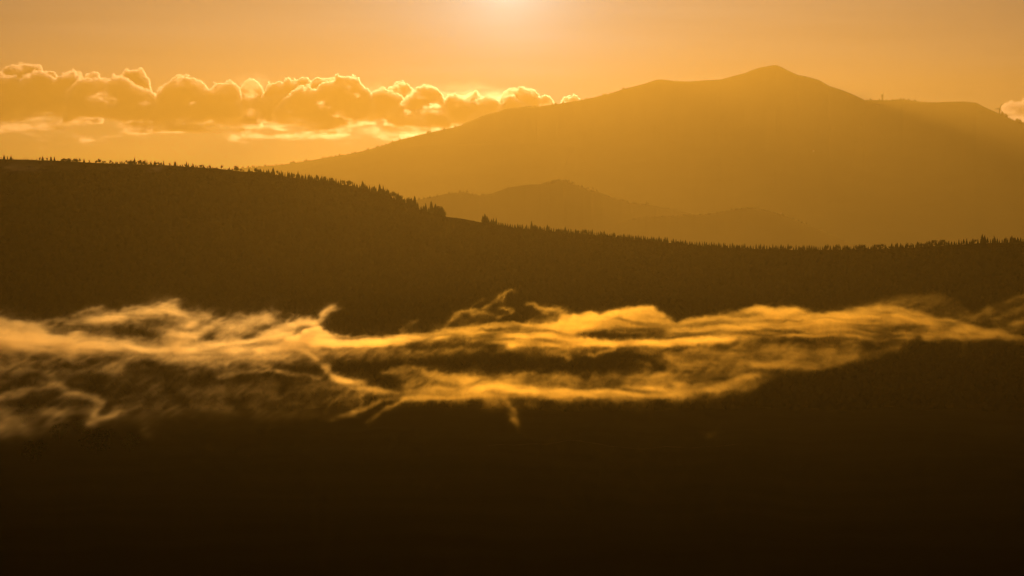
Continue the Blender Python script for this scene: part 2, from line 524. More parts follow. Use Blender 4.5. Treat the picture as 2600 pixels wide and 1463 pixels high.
strand([(1300, 958, 14, .35), (1340, 948, 14, .35), (1420, 960, 14, .33), (1480, 968, 12, .3)])
strand([(1520, 958, 10, .3), (1556, 951, 10, .38), (1600, 965, 14, .4), (1660, 962, 14, .5), (1690, 948, 11, .55), (1706, 960, 10, .4)])
strand([(1720, 975, 12, .5), (1748, 957, 9, .42), (1775, 968, 12, .4), (1810, 955, 10, .38), (1850, 948, 10, .4)])
strand([(1618, 924, 6, .3), (1640, 928, 7, .36), (1655, 935, 5, .22)])
strand([(1700, 912, 10, .28), (1740, 924, 8, .35), (1800, 926, 8, .3)])
strand([(1355, 945, 3.5, .2), (1368, 930, 3, .3), (1380, 918, 2.5, .18)])
# the great dome and the band east of it
bank([(1330, 838), (1380, 822), (1430, 806), (1470, 799), (1503, 794), (1545, 786), (1579, 781), (1610, 775), (1635, 771), (1660, 773), (1682, 782), (1705, 796), (1725, 808), (1760, 803), (1800, 794), (1862, 786), (1909, 771),
      (1940, 774), (1971, 777), (2033, 777), (2079, 785), (2123, 793), (2173, 783), (2235, 771), (2281, 778), (2343, 794), (2421, 804), (2446, 820), (2514, 834), (2600, 852), (2750, 872), (3020, 880)],
     [(1330, 862), (1380, 858), (1430, 868), (1500, 880), (1600, 884), (1700, 880), (1800, 872), (1924, 864), (2048, 864), (2095, 876), (2173, 872), (2266, 872), (2328, 860), (2390, 868), (2452, 862), (2600, 868), (2750, 890), (3020, 900)],
     0.80, 13, 14, 50)
strand([(1301, 876, 9, .6), (1377, 850, 12, .7), (1453, 832, 14, .75), (1520, 822, 14, .6)])
strand([(1290, 862, 12, .5), (1301, 876, 9, .7), (1380, 875, 10, .85), (1453, 873, 10, .9), (1604, 876, 9, .9), (1731, 868, 11, .9), (1850, 853, 13, .92), (1900, 843, 12, .8)])
strand([(1200, 862, 10, .5), (1290, 868, 12, .6), (1330, 866, 14, .5)])
strand([(1340, 812, 4, .5), (1328, 850, 6, .4), (1302, 880, 5, .3)])
strand([(1860, 818, 12, .7), (1950, 812, 12, .8), (2100, 811, 13, .85), (2180, 800, 13, .8), (2260, 790, 13, .85), (2340, 812, 14, .8), (2420, 828, 14, .7), (2500, 842, 12, .5), (2600, 856, 10, .4)])
hole(1574, 849, 78, 13, .93); hole(1500, 851, 44, 9, .6); hole(1650, 847, 52, 12, .6)
hole(1975, 845, 90, 5, .62); hole(2300, 829, 42, 8, .6); hole(2325, 856, 16, 14, .5); hole(1240, 842, 48, 5, .55); hole(1895, 800, 45, 7, .3); hole(2140, 850, 60, 6, .25)
hole(1250, 905, 130, 10, .5); hole(1120, 920, 130, 12, .8); hole(1520, 925, 120, 20, .9); hole(1310, 930, 90, 14, .7)
# wisps thrown up off the crests
strand([(1128, 824, 5, .42), (1150, 811, 5, .48), (1170, 802, 5.5, .5), (1195, 794, 6, .5), (1215, 791, 5, .4), (1225, 797, 4, .25)])
strand([(1200, 788, 3.5, .4), (1208, 772, 3.5, .42), (1222, 764, 3, .25)])
strand([(1230, 792, 3.5, .4), (1240, 775, 4, .46), (1254, 761, 4, .46), (1276, 746, 3.5, .42), (1296, 738, 3, .3), (1310, 741, 2.5, .15)])
strand([(1250, 770, 3.5, .35), (1268, 764, 3.5, .38), (1276, 752, 3, .25)])
strand([(1262, 783, 4, .42), (1284, 783, 4, .45), (1296, 790, 4, .35)])
strand([(1264, 806, 4, .35), (1280, 797, 4.5, .45), (1290, 796, 3.5, .3)])
strand([(1200, 800, 4, .3), (1235, 797, 4, .3), (1270, 803, 4, .3)])
strand([(1330, 770, 4, .28), (1348, 768, 5, .36), (1362, 783, 7, .46), (1385, 786, 8, .5), (1405, 792, 8, .52), (1428, 806, 8, .55)])
strand([(1370, 800, 8, .4), (1400, 808, 8, .45), (1350, 812, 8, .35)])
bank([(2180, 772), (2250, 752), (2330, 742), (2390, 738), (2430, 755), (2460, 790), (2520, 780), (2580, 757), (2640, 745), (2800, 735), (2900, 760)],
     [(2180, 790), (2250, 790), (2330, 800), (2390, 805), (2430, 815), (2460, 825), (2520, 845), (2580, 852), (2640, 860), (2800, 880), (2900, 880)], 0.2, 16, 20, 50)
strand([(2470, 812, 5, .2), (2510, 790, 6, .3), (2550, 770, 6, .34), (2600, 757, 6, .36), (2680, 742, 7, .3)])
strand([(2500, 825, 5, .2), (2550, 800, 6, .3), (2600, 785, 7, .34), (2680, 770, 7, .25)])
strand([(2540, 835, 6, .25), (2580, 820, 7, .33), (2640, 806, 8, .3)])
strand([(2460, 868, 5, .25), (2450, 885, 4, .2), (2440, 900, 3, .1)])
strand([(1886, 870, 6, .3), (1850, 905, 8, .38), (1838, 932, 7, .3)])
strand([(1508, 884, 3, .3), (1498, 897, 3.5, .38), (1512, 903, 4, .48), (1535, 897, 4, .45), (1562, 887, 3.5, .35)])
strand([(1400, 892, 6, .25), (1436, 900, 7, .4), (1450, 910, 6, .3)])
strand([(1900, 925, 12, .3), (1980, 932, 10, .3), (2080, 925, 10, .3), (2160, 915, 8, .25)])
strand([(1790, 1104, 4, .08), (1802, 1100, 5, .14), (1812, 1096, 4, .08)])
strand([(1628, 1140, 3, .05), (1645, 1162, 4, .12), (1660, 1180, 4, .06)])
M2 = 1 - clear_sky
M2 *= (1 - smooth(2700, 3000, mu)) * smooth(-400, -150, mu)


def sample(A, u, v):
    x = np.clip((u - MU0) / MS, 0, A.shape[1] - 1.01)
    y = np.clip((v - MV0) / MS, 0, A.shape[0] - 1.01)
    i, j = x.astype(np.int32), y.astype(np.int32)
    fx, fy = x - i, y - j
    return (A[j, i] * (1 - fx) + A[j, i + 1] * fx) * (1 - fy) + (A[j + 1, i] * (1 - fx) + A[j + 1, i + 1] * fx) * fy


def mist_depth(v):
    """How far off the mist lies that shows at a height V of the photograph: it hugs the valley floor."""
    return np.interp(v, [690, 785, 880, 990, 1088, 1190], [1810, 1720, 1440, 1135, 885, 745])


STREAM = curve([(-420, 866), (0, 868), (253, 876), (530, 885), (730, 876), (1004, 866), (1250, 845), (1450, 838), (1650, 842), (1800, 834), (2050, 818), (2250, 806), (2400, 822), (2600, 852), (3000, 875)])


def turbulence(u, v, y):
    """Eddies that crumple the outlines of the mist (offsets in photograph pixels)."""
    du = 46 * (fbm(u / 90, v / 42, y / 190 + 3, 2) - 0.5) + 15 * (fbm(u / 27, v / 19, y / 170 + 13, 2) - 0.5) + 7 * (fbm(u / 9, v / 8, y / 150 + 23, 2) - 0.5)
    dv = 19 * (fbm(u / 90 + 40, v / 42 + 9, y / 190 + 7, 2) - 0.5) + 9 * (fbm(u / 25 + 40, v / 19 + 9, y / 170 + 17, 2) - 0.5) + 7 * (fbm(u / 9 + 40, v / 8 + 9, y / 150 + 27, 2) - 0.5)
    return du, dv


def fibres(u, v, y):
    """Fine structure of the drifting mist: drawn out along the stream in the thick of it, curling filaments in the thin."""
    s = v - STREAM(u)
    w = fbm(u / 130 + 7, s / 60, y / 210, 3) - 0.5
    a = fbm(u / 150 + 1.2 * w, (s + 46 * w) / 17, y / 190, 5, 0.55)
    w2 = fbm(u / 60 + 3, v / 40, y / 190 + 50, 3) - 0.5
    x, z = u + 60 * w2, v - 42 * w2
    f = 1 - np.abs(2 * fbm((x + 1.3 * z) / 30, (z - 0.45 * x) / 40, y / 180 + 31, 4, 0.6) - 1)
    b = np.clip((f - 0.62) / 0.38, 0, 1) ** 1.5
    c = fbm(u / 48, v / 26, y / 160 + 70, 4, 0.55)
    return a, b, c


def thicken(m, a, b, c):
    """Thickness of the mist from its mean cover M and its fine structure."""
    k = smooth(0.22, 0.7, m)
    n = np.clip((a - 0.5) * 3.0 + 0.5, 0, 1)
    cl = np.clip((c - 0.5) * 2.4 + 0.5, 0, 1)
    thick = (0.14 + 1.45 * n) * (0.55 + 0.8 * cl)
    thin = 0.25 * cl + 0.35 * cl * n + 2.4 * b * cl
    return (0.55 * m ** 1.3 + 1.15 * m ** 3.5) * (thick * k + thin * (1 - k))


def mist_field(lo, hi, shape, thick):
    gx, gy, gz = [np.linspace(l, h, n, dtype=np.float32) for l, h, n in zip(lo, hi, shape)]
    out = np.zeros(shape, np.float32)
    for j, y in enumerate(gy):
        X, Z = np.meshgrid(gx, gz, indexing='ij')
        u, v = photo_uv(X, y, Z)
        far = (y - mist_depth(v)) / thick
        idx = np.nonzero((np.abs(far) < 2.4) & (v > MV0) & (v < MV1) & (u > MU0) & (u < MU1))
        if len(idx[0]) == 0:
            continue
        uu_, vv_, far = u[idx], v[idx], far[idx]
        yy = np.full_like(uu_, y)
        du, dv = turbulence(uu_, vv_, yy)
        q = far + 0.035 * du + 0.05 * dv
        m = sample(M2, uu_ + du, vv_ + dv)
        out[:, j, :][idx] = thicken(m, *fibres(uu_ + 0.4 * du, vv_ + 0.4 * dv, yy)) * np.exp(-q * q) * np.interp(uu_, [0, 600, 1000, 1300, 2000, 2600], [2.9, 2.3, 1.4, 0.95, 0.95, 0.85]) * (1 - 0.5 * smooth(905, 960, vv_) * (1 - smooth(700, 1000, uu_)))
    return out


M_MIST = volume_material('sunlit_mist', 0.0092, (1.0, 0.82, 0.34), 0.90, 4.0)
# the golden light is tinted into the mist colour itself, paler toward the west
t_ = M_MIST.node_tree
geo_m, sep_m, mr_m, mix_m = node(t_, 'ShaderNodeNewGeometry'), node(t_, 'ShaderNodeSeparateXYZ'), node(t_, 'ShaderNodeMapRange'), node(t_, 'ShaderNodeMix', data_type='RGBA')
t_.links.new(geo_m.outputs['Position'], sep_m.inputs[0])
t_.links.new(sep_m.outputs['X'], mr_m.inputs['Value'])
mr_m.inputs['From Min'].default_value = -150.0
mr_m.inputs['From Max'].default_value = -20.0
mr_m.interpolation_type = 'SMOOTHSTEP'
t_.links.new(mr_m.outputs[0], mix_m.inputs['Factor'])
mix_m.inputs['A'].default_value = (1.0, 0.85, 0.48, 1)
mix_m.inputs['B'].default_value = (1.0, 0.74, 0.17, 1)
t_.links.new(mix_m.outputs['Result'], t_.nodes['Principled Volume'].inputs['Color'])
mlo, mhi = (-400.0, 660.0, -74.0), (400.0, 1900.0, -19.0)
tag(make_volume('mist', mlo, mhi, mist_field(mlo, mhi, (1130, 130, 88), 42.0), M_MIST), 'glowing golden mist drifting in strands across the dark valley, paler at left', 'mist', kind='stuff')

# shreds of mist caught on the brow of the dark ridge
slo, shi = (-620.0, 2480.0, 38.0), (-220.0, 2980.0, 84.0)
sx, sy, sz = [np.linspace(l, h, n, dtype=np.float32) for l, h, n in zip(slo, shi, (300, 40, 46))]
X, Y, Z = np.meshgrid(sx, sy, sz, indexing='ij')
u, v = photo_uv(X, Y, Z)
w = fbm(u / 60, v / 16, Y / 40, 5, 0.6)
s = 0.9 * np.exp(-((v - 427 - 0.02 * u) / 13) ** 2 - (np.maximum(u - 20, 0) / 110) ** 2)
s += 0.6 * np.exp(-((v - 432 + 0.35 * (u - 390)) / 9) ** 2 - ((u - 385) / 40) ** 2) + 0.3 * np.exp(-((v - 428) / 8) ** 2 - ((u - 300) / 50) ** 2)
s = s * np.clip((w - 0.36) / 0.25, 0, 1.4) * np.exp(-((Y - (D_RIDGE(u) - 55)) / 26) ** 2)
M_SHRED = volume_material('ridge_mist', 0.0030, (1.0, 0.80, 0.54), 0.84, 3.0)
tag(make_volume('mist', slo, shi, s, M_SHRED), label='faint shreds of mist just under the left end of the ridge crest', cat='mist', kind='stuff')

# thin fog lying in the wide valley between the dark ridge and the mountain
wlo, whi = (-4200.0, 4300.0, -250.0), (4200.0, 15500.0, 330.0)
wx, wy, wz = [np.linspace(l, h, n, dtype=np.float32) for l, h, n in zip(wlo, whi, (60, 40, 48))]
X, Y, Z = np.meshgrid(wx, wy, wz, indexing='ij')
w = np.exp(-np.maximum(Z + 60 - 120 * (fbm(X / 1300, Y / 1500, Z / 200, 3) - 0.5), 0) / 95) * smooth(4300, 6000, Y) * (1 - smooth(13000, 15500, Y)) * (1 - smooth(3300, 4200, np.abs(X)))
M_FOG = volume_material('valley_fog', 4.0e-5, (0.95, 0.76, 0.26), 0.755, 25.0)
tag(make_volume('mist', wlo, whi, w, M_FOG), label='thin pale fog pooled behind the dark ridge at the mountain foot', cat='fog', kind='stuff')

# ------------------------------------------------------------------ cumulus beyond the mountain
# each head: distance in km, outline from its west foot over the top to its east foot
HEADS = [
    (42.6, [(-260, 345), (-200, 232), (0, 216), (80, 212), (150, 214), (260, 216), (400, 236), (520, 230), (640, 244), (700, 238), (860, 226), (950, 240), (1030, 246), (1085, 262), (1120, 300), (1145, 345)]),
    (46.5, [(0, 215), (0, 184), (8, 176), (20, 166.5), (45, 161.5), (75, 160.5), (100, 161), (109, 171), (113, 176), (140, 179), (146, 190), (150, 215)]),
    (46, [(300, 220), (312, 187), (322, 174), (331, 178), (342, 173.5), (354, 173), (366, 181), (376, 196), (381, 205), (385, 225)]),
    (45, [(155, 200), (164, 180), (182, 174.5), (200, 182), (212, 196)]),
    (45, [(205, 205), (220, 184), (240, 179), (250, 187), (262, 200)]),
    (45.5, [(608, 240), (618, 210), (630, 199), (642, 197), (655, 204), (665, 220), (670, 240)]),
    (44.5, [(666, 240), (680, 217), (706, 203.5), (718, 206), (726, 202), (750, 196), (777, 190.5), (788, 203), (797, 196), (807, 193.5), (832, 195), (850, 196), (862, 215)]),
    (45, [(975, 250), (985, 220), (1005, 214), (1027, 209), (1045, 218), (1060, 245)]),
    (44.5, [(1168, 280), (1175, 246), (1190, 236), (1206, 229), (1220, 238), (1232, 250), (1240, 280)]),
    (44, [(1255, 290), (1270, 243), (1280, 228), (1290, 223), (1303, 221), (1330, 224), (1351, 224.5), (1365, 234), (1374, 242), (1389, 237), (1404, 250), (1418, 290)]),
    (43.5, [(1414, 290), (1424, 259), (1431, 244), (1445, 241), (1457, 236), (1468, 243), (1479, 254), (1495, 290)]),
    (41, [(-230, 330), (-190, 225), (-140, 200), (-80, 180), (-30, 178), (0, 186), (25, 191), (45, 196), (58, 208), (64, 240), (70, 330)]),
    (42, [(30, 330), (45, 215), (55, 199), (68, 189), (84, 183), (101, 178), (116, 181), (128, 189), (140, 194), (150, 210), (160, 330)]),
    (41.5, [(130, 330), (140, 200), (155, 187), (172, 181), (186, 181), (198, 188), (206, 198), (212, 210), (220, 330)]),
    (39.5, [(150, 345), (165, 240), (172, 228), (190, 212), (207, 204), (230, 199), (253, 195), (273, 199), (290, 191), (303, 188), (318, 193), (329, 201), (344, 214), (362, 221), (380, 226), (400, 240), (420, 345)]),
    (39, [(385, 348), (395, 240), (404, 224), (416, 212), (429, 200), (440, 196), (455, 189.5), (468, 191), (480, 195), (500, 201), (512, 205), (519, 212), (528, 221), (545, 214), (555, 210), (572, 206), (584, 202), (598, 209), (608, 222), (612, 250), (618, 300), (630, 345)]),
    (37.5, [(655, 348), (690, 290), (715, 255), (730, 240), (744, 231), (752, 222), (765, 219), (778, 218), (795, 222), (810, 223), (818, 212), (828, 207), (840, 210), (850, 205), (852, 192), (860, 186), (868, 191), (876, 195), (886, 190), (895, 192), (911, 196), (918, 210), (926, 216), (931, 221), (938, 232), (950, 260), (965, 345)]),
    (40, [(925, 345), (935, 240), (950, 226), (974, 223), (990, 230), (1004, 238), (1020, 238), (1036, 262), (1045, 345)]),
    (38.5, [(980, 345), (1000, 280), (1025, 245), (1040, 233), (1055, 219), (1070, 217), (1088, 214.5), (1104, 218), (1115, 226), (1123, 238), (1132, 258), (1142, 288), (1155, 345)]),
    (41, [(1110, 330), (1128, 250), (1140, 239), (1152, 234), (1163, 240), (1172, 246), (1190, 256), (1205, 255), (1222, 247), (1240, 239), (1258, 244), (1268, 256), (1290, 262), (1300, 300)]),
    (39, [(1170, 330), (1185, 290), (1205, 276), (1225, 268), (1240, 275), (1255, 300), (1270, 330)]),
    (40.5, [(1268, 300), (1280, 247), (1296, 238), (1308, 243), (1318, 253), (1332, 257), (1350, 262), (1370, 300)]),
]


def cloud_field(lo, hi, shape, heads, floor, seed=0):
    gx, gy, gz = [np.linspace(l, h, n, dtype=np.float32) for l, h, n in zip(lo, hi, shape)]
    out = np.zeros(shape, np.float32)
    for n_, (dk, pts) in enumerate(heads):
        d0 = dk * 1000.0
        pu, pv = np.array(pts, float).T
        for e_ in (0, -1):
            if pv[e_] >= 298:
                pv[e_] = 430.0
        xs = (np.array([pu.min() - 14, pu.max() + 14]) - 1300) / F
        i0 = max(int(np.searchsorted(gx, (xs * (d0 - np.sign(xs) * 0)).min() - 60)), 0)
        i1 = int(np.searchsorted(gx, (xs * d0).max() + 60))
        j0, j1 = int(np.searchsorted(gy, d0 - 900)), int(np.searchsorted(gy, d0 + 900))
        if i1 - i0 < 2:
            continue
        X, Y, Z = np.meshgrid(gx[i0:i1], gy[j0:j1], gz, indexing='ij')
        u, v = photo_uv(X, Y, Z)
        o = 11.0 * n_ + seed
        w1 = fbm(u / 30 + o, v / 30, Y / 700, 5, 0.6) - 0.5
        w2 = fbm(u / 30 + o + 30, v / 30 + 8, Y / 700, 5, 0.6) - 0.5
        bil = np.abs(2 * fbm(u / 17 + o, v / 17, Y / 420, 2, 0.5) - 1) + 1.0 * np.abs(2 * fbm(u / 8 + o, v / 8 + 3, Y / 320, 3, 0.6) - 1)
        top = np.interp(u + 14 * w1, pu, pv, left=900, right=900)
        t = v - top + 12 * w2 + 11.0 * (bil - 0.58)
        wid = 400 * np.sqrt(np.clip(t / 46, 0, 1)) * (0.75 + 1.1 * w1 + 0.35 * bil)
        dd = smooth(0, 60, wid - np.abs(Y - d0)) * smooth(-0.2, 1.6, t)
        fl = floor - 44 if dk >= 43.5 and pv.min() < 206 and pu.max() < 960 else floor
        low = smooth(fl - (75 if fl == floor else 40), fl + 18, v + 40 * w1 + 20 * w2 + 150 * (fbm(u / 120, v / 22, Y / 3000 + 9, 4) - 0.5))
        dd *= (1 - low) ** 2.6
        # ragged, sunlit gaps inside the heads
        g_ = fbm(u / 48 + o, v / 24, Y / 1200 + 5, 5, 0.58)
        dd *= 1 - 0.97 * smooth(0.585, 0.66, g_) * smooth(14, 44, t)
        s = np.s_[i0:i1, j0:j1, :]
        out[s] = np.maximum(out[s], dd)
    return out


M_CLOUD = volume_material('cumulus', 0.020, (0.86, 0.83, 0.90), 0.89, 2.0)
clo, chi = (-9300.0, 36300.0, 1150.0), (1450.0, 47600.0, 2950.0)
cf = cloud_field(clo, chi, (1050, 104, 172), HEADS, 338)
# a thin bright veil between the heads, close to the sun
gx, gy, gz = [np.linspace(l, h, n, dtype=np.float32) for l, h, n in zip(clo, chi, cf.shape)]
j0, j1 = int(np.searchsorted(gy, 42000)), int(np.searchsorted(gy, 43800))
X, Y, Z = np.meshgrid(gx, gy[j0:j1], gz, indexing='ij')
u, v = photo_uv(X, Y, Z)
n_ = fbm(u / 45, v / 18, Y / 900, 5, 0.6)
veil = (0.16 * np.exp(-((u - 1185) / 95) ** 2 - ((v - 292) / 36) ** 2) + 0.05 * np.exp(-((u - 640) / 34) ** 2 - ((v - 262) / 38) ** 2)
        + 0.05 * np.exp(-((u - 990) / 60) ** 2 - ((v - 262) / 26) ** 2) + 0.035 * np.exp(-((u - 230) / 110) ** 2 - ((v - 283) / 12) ** 2)
        + 0.05 * np.exp(-((u - 1010) / 60) ** 2 - ((v - 333) / 9) ** 2) + 0.03 * np.exp(-((u - 95) / 40) ** 2 - ((v - 213) / 9) ** 2))
cf[:, j0:j1, :] = np.maximum(cf[:, j0:j1, :], veil * np.clip((n_ - 0.38) / 0.2, 0, 1.3))
tag(make_volume('clouds', clo, chi, cf, M_CLOUD), label='long bank of backlit cumulus with bright rims beside the mountain', cat='clouds', kind='stuff')
EAST = [(39, [(2520, 345), (2536, 290), (2541, 268), (2548, 259), (2558, 255), (2569, 252), (2585, 253), (2600, 251), (2640, 244), (2690, 250), (2740, 262), (2790, 300), (2810, 345)]),
        (38, [(2555, 345), (2562, 300), (2572, 282), (2590, 272), (2610, 270), (2640, 280), (2680, 300), (2700, 345)])]
elo, ehi = (6000.0, 37200.0, 1150.0), (8300.0, 40000.0, 2050.0)
tag(make_volume('clouds', elo, ehi, 0.5 * cloud_field(elo, ehi, (260, 44, 96), EAST, 345, 5), M_CLOUD), label="small pale cumulus behind the wind turbine at the photo's right edge", cat='clouds', kind='stuff')

# ------------------------------------------------------------------ trees
def tapered(r0, r1, h, n=7, lean=0.0):
    v, f = [], []
    for k, (r, z) in enumerate(((r0, 0), (r0 * 0.7 + r1 * 0.3, h * 0.4), (r1, h))):
        for i in range(n):
            a = 2 * math.pi * i / n
            v.append((r * math.cos(a) + lean * z * z / h, r * math.sin(a), z))
    for k in range(2):
        for i in range(n):
            f.append((k * n + i, k * n + (i + 1) % n, (k + 1) * n + (i + 1) % n, (k + 1) * n + i))
    f.append(tuple(range(2 * n, 3 * n)))
    return v, f


def conifer_crown(seed, width, gap, z0):
    """Whorls of drooping boughs on a tapering outline, one metre tall."""
    r = random.Random(seed)
    v, f = [], []
    levels = 13
    for k in range(levels):
        t = k / (levels - 1)
        z = z0 + (0.97 - z0) * t
        rad = width * (1 - t) ** 0.8 * r.uniform(0.7, 1.15) + 0.012
        for b in range(7):
            if r.random() < gap:
                continue
            a = 2 * math.pi * (b + r.random()) / 7
            l = rad * r.uniform(0.65, 1.2)
            w = 0.30 + 0.25 * r.random()
            i = len(v)
            dz = -0.35 * l
            v += [(0, 0, z + 0.05), (l * 0.65 * math.cos(a - w), l * 0.65 * math.sin(a - w), z + dz * 0.5),
                  (l * math.cos(a), l * math.sin(a), z + dz), (l * 0.65 * math.cos(a + w), l * 0.65 * math.sin(a + w), z + dz * 0.5 - 0.03), (0, 0, z - 0.03)]
            f += [(i, i + 1, i + 2), (i, i + 2, i + 3), (i + 4, i + 2, i + 1), (i + 4, i + 3, i + 2)]
    i = len(v)
    n = 8
    for z, k in ((z0, 0.42), (z0 + 0.04, 0.62), (z0 + (1 - z0) * 0.34, 0.48), (z0 + (1 - z0) * 0.67, 0.26)):
        for j in range(n):
            q = width * k * r.uniform(0.75, 1.25)
            v.append((q * math.cos(6.2832 * j / n), q * math.sin(6.2832 * j / n), z + r.uniform(-.03, .03)))
    v.append((0, 0, 1.0))
    for k in range(3):
        for j in range(n):
            f.append((i + k * n + j, i + k * n + (j + 1) % n, i + (k + 1) * n + (j + 1) % n, i + (k + 1) * n + j))
    f += [(i + 3 * n + j, i + 3 * n + (j + 1) % n, i + 4 * n) for j in range(n)]
    i = len(v)
    v += [(0.008, 0, 0.93), (-0.006, 0.007, 0.93), (-0.006, -0.007, 0.93), (0, 0, 1.02)]
    f += [(i, i + 1, i + 3), (i + 1, i + 2, i + 3), (i + 2, i, i + 3)]
    return v, f


def leafy_crown(seed, width, z0, n, lumps):
    """Leaf clusters through the volume of several lumps, one metre tall."""
    r = random.Random(seed)
    v, f = [], []
    cs = [(r.uniform(-.55, .55) * width, r.uniform(-.55, .55) * width, z0 + (0.95 - z0) * r.uniform(.25, .8), r.uniform(.45, .75)) for _ in range(lumps)]
    cs[0] = (0, 0, z0 + (0.95 - z0) * 0.72, 0.6)
    for _ in range(n):
        cx, cy, cz, cr = r.choice(cs)
        d = Vector((r.gauss(0, 1), r.gauss(0, 1), r.gauss(0, 1))).normalized() * (r.random() ** 0.45)
        hx = width * cr
        hz = min((1 - z0) * 0.42 * cr * 1.3, 0.99 - cz)
        c = Vector((cx + d.x * hx, cy + d.y * hx, cz + d.z * hz))
        s = r.uniform(0.03, 0.065)
        p = Vector((r.gauss(0, 1), r.gauss(0, 1), r.gauss(0, 1))).normalized()
        q = p.orthogonal().normalized()
        i = len(v)
        v += [tuple(c + p * s), tuple(c + q * s * .8), tuple(c - p * s), tuple(c - q * s * .8 + p * s * .3)]
        f.append((i, i + 1, i + 2, i + 3))
    return v, f


CROWNS = {}
TRUNKS = {}
for kind, spec in {'spire': ('c', 0.24, 0.05, 0.08), 'conifer': ('c', 0.33, 0.05, 0.05), 'ragged': ('c', 0.34, 0.25, 0.16), 'broad': ('c', 0.46, 0.04, 0.03),
                   'round': ('l', 0.50, 0.08, 420, 7), 'tuft': ('l', 0.40, 0.10, 380, 5), 'bush': ('l', 0.62, 0.02, 380, 7)}.items():
    for k in range(3):
        sd = hash((len(kind), k)) % 1000 + k * 31
        vf = conifer_crown(sd, *spec[1:]) if spec[0] == 'c' else leafy_crown(sd, *spec[1:])
        me = bpy.data.meshes.new('crown'); me.from_pydata(vf[0], [], vf[1]); me.materials.append(M_LEAF)
        CROWNS[kind, k] = me
    tv, tf = tapered(0.030, 0.012, 0.6 if spec[0] == 'l' else 0.9, lean=0.03)
    me = bpy.data.meshes.new('trunk'); me.from_pydata(tv, [], tf); me.materials.append(M_BARK)
    TRUNKS[kind] = me
NAMES = {'spire': 'spruce_tree', 'conifer': 'conifer_tree', 'ragged': 'pine_tree', 'broad': 'fir_tree', 'round': 'broadleaf_tree', 'tuft': 'pine_tree', 'bush': 'broadleaf_tree'}
n_trees = 0


def tree(kind, base, h, label, group=None):
    global n_trees
    n_trees += 1
    root = bpy.data.objects.new(NAMES[kind], None)
    COL.objects.link(root)
    root.empty_display_size = 0.2
    root.location = (base.x, base.y, base.z - 0.15)
    root.rotation_euler.z = random.uniform(0, 6.28)
    root.scale = (h * random.uniform(0.88, 1.12), h * random.uniform(0.88, 1.12), h)
    tag(root, label, 'tree', group)
    for nm, me in (('trunk', TRUNKS[kind]), ('crown', CROWNS[kind, random.randrange(3)])):
        c = bpy.data.objects.new(nm, me)
        COL.objects.link(c)
        c.parent = root
    return root


CREST = 'trees along the crest of the dark ridge'
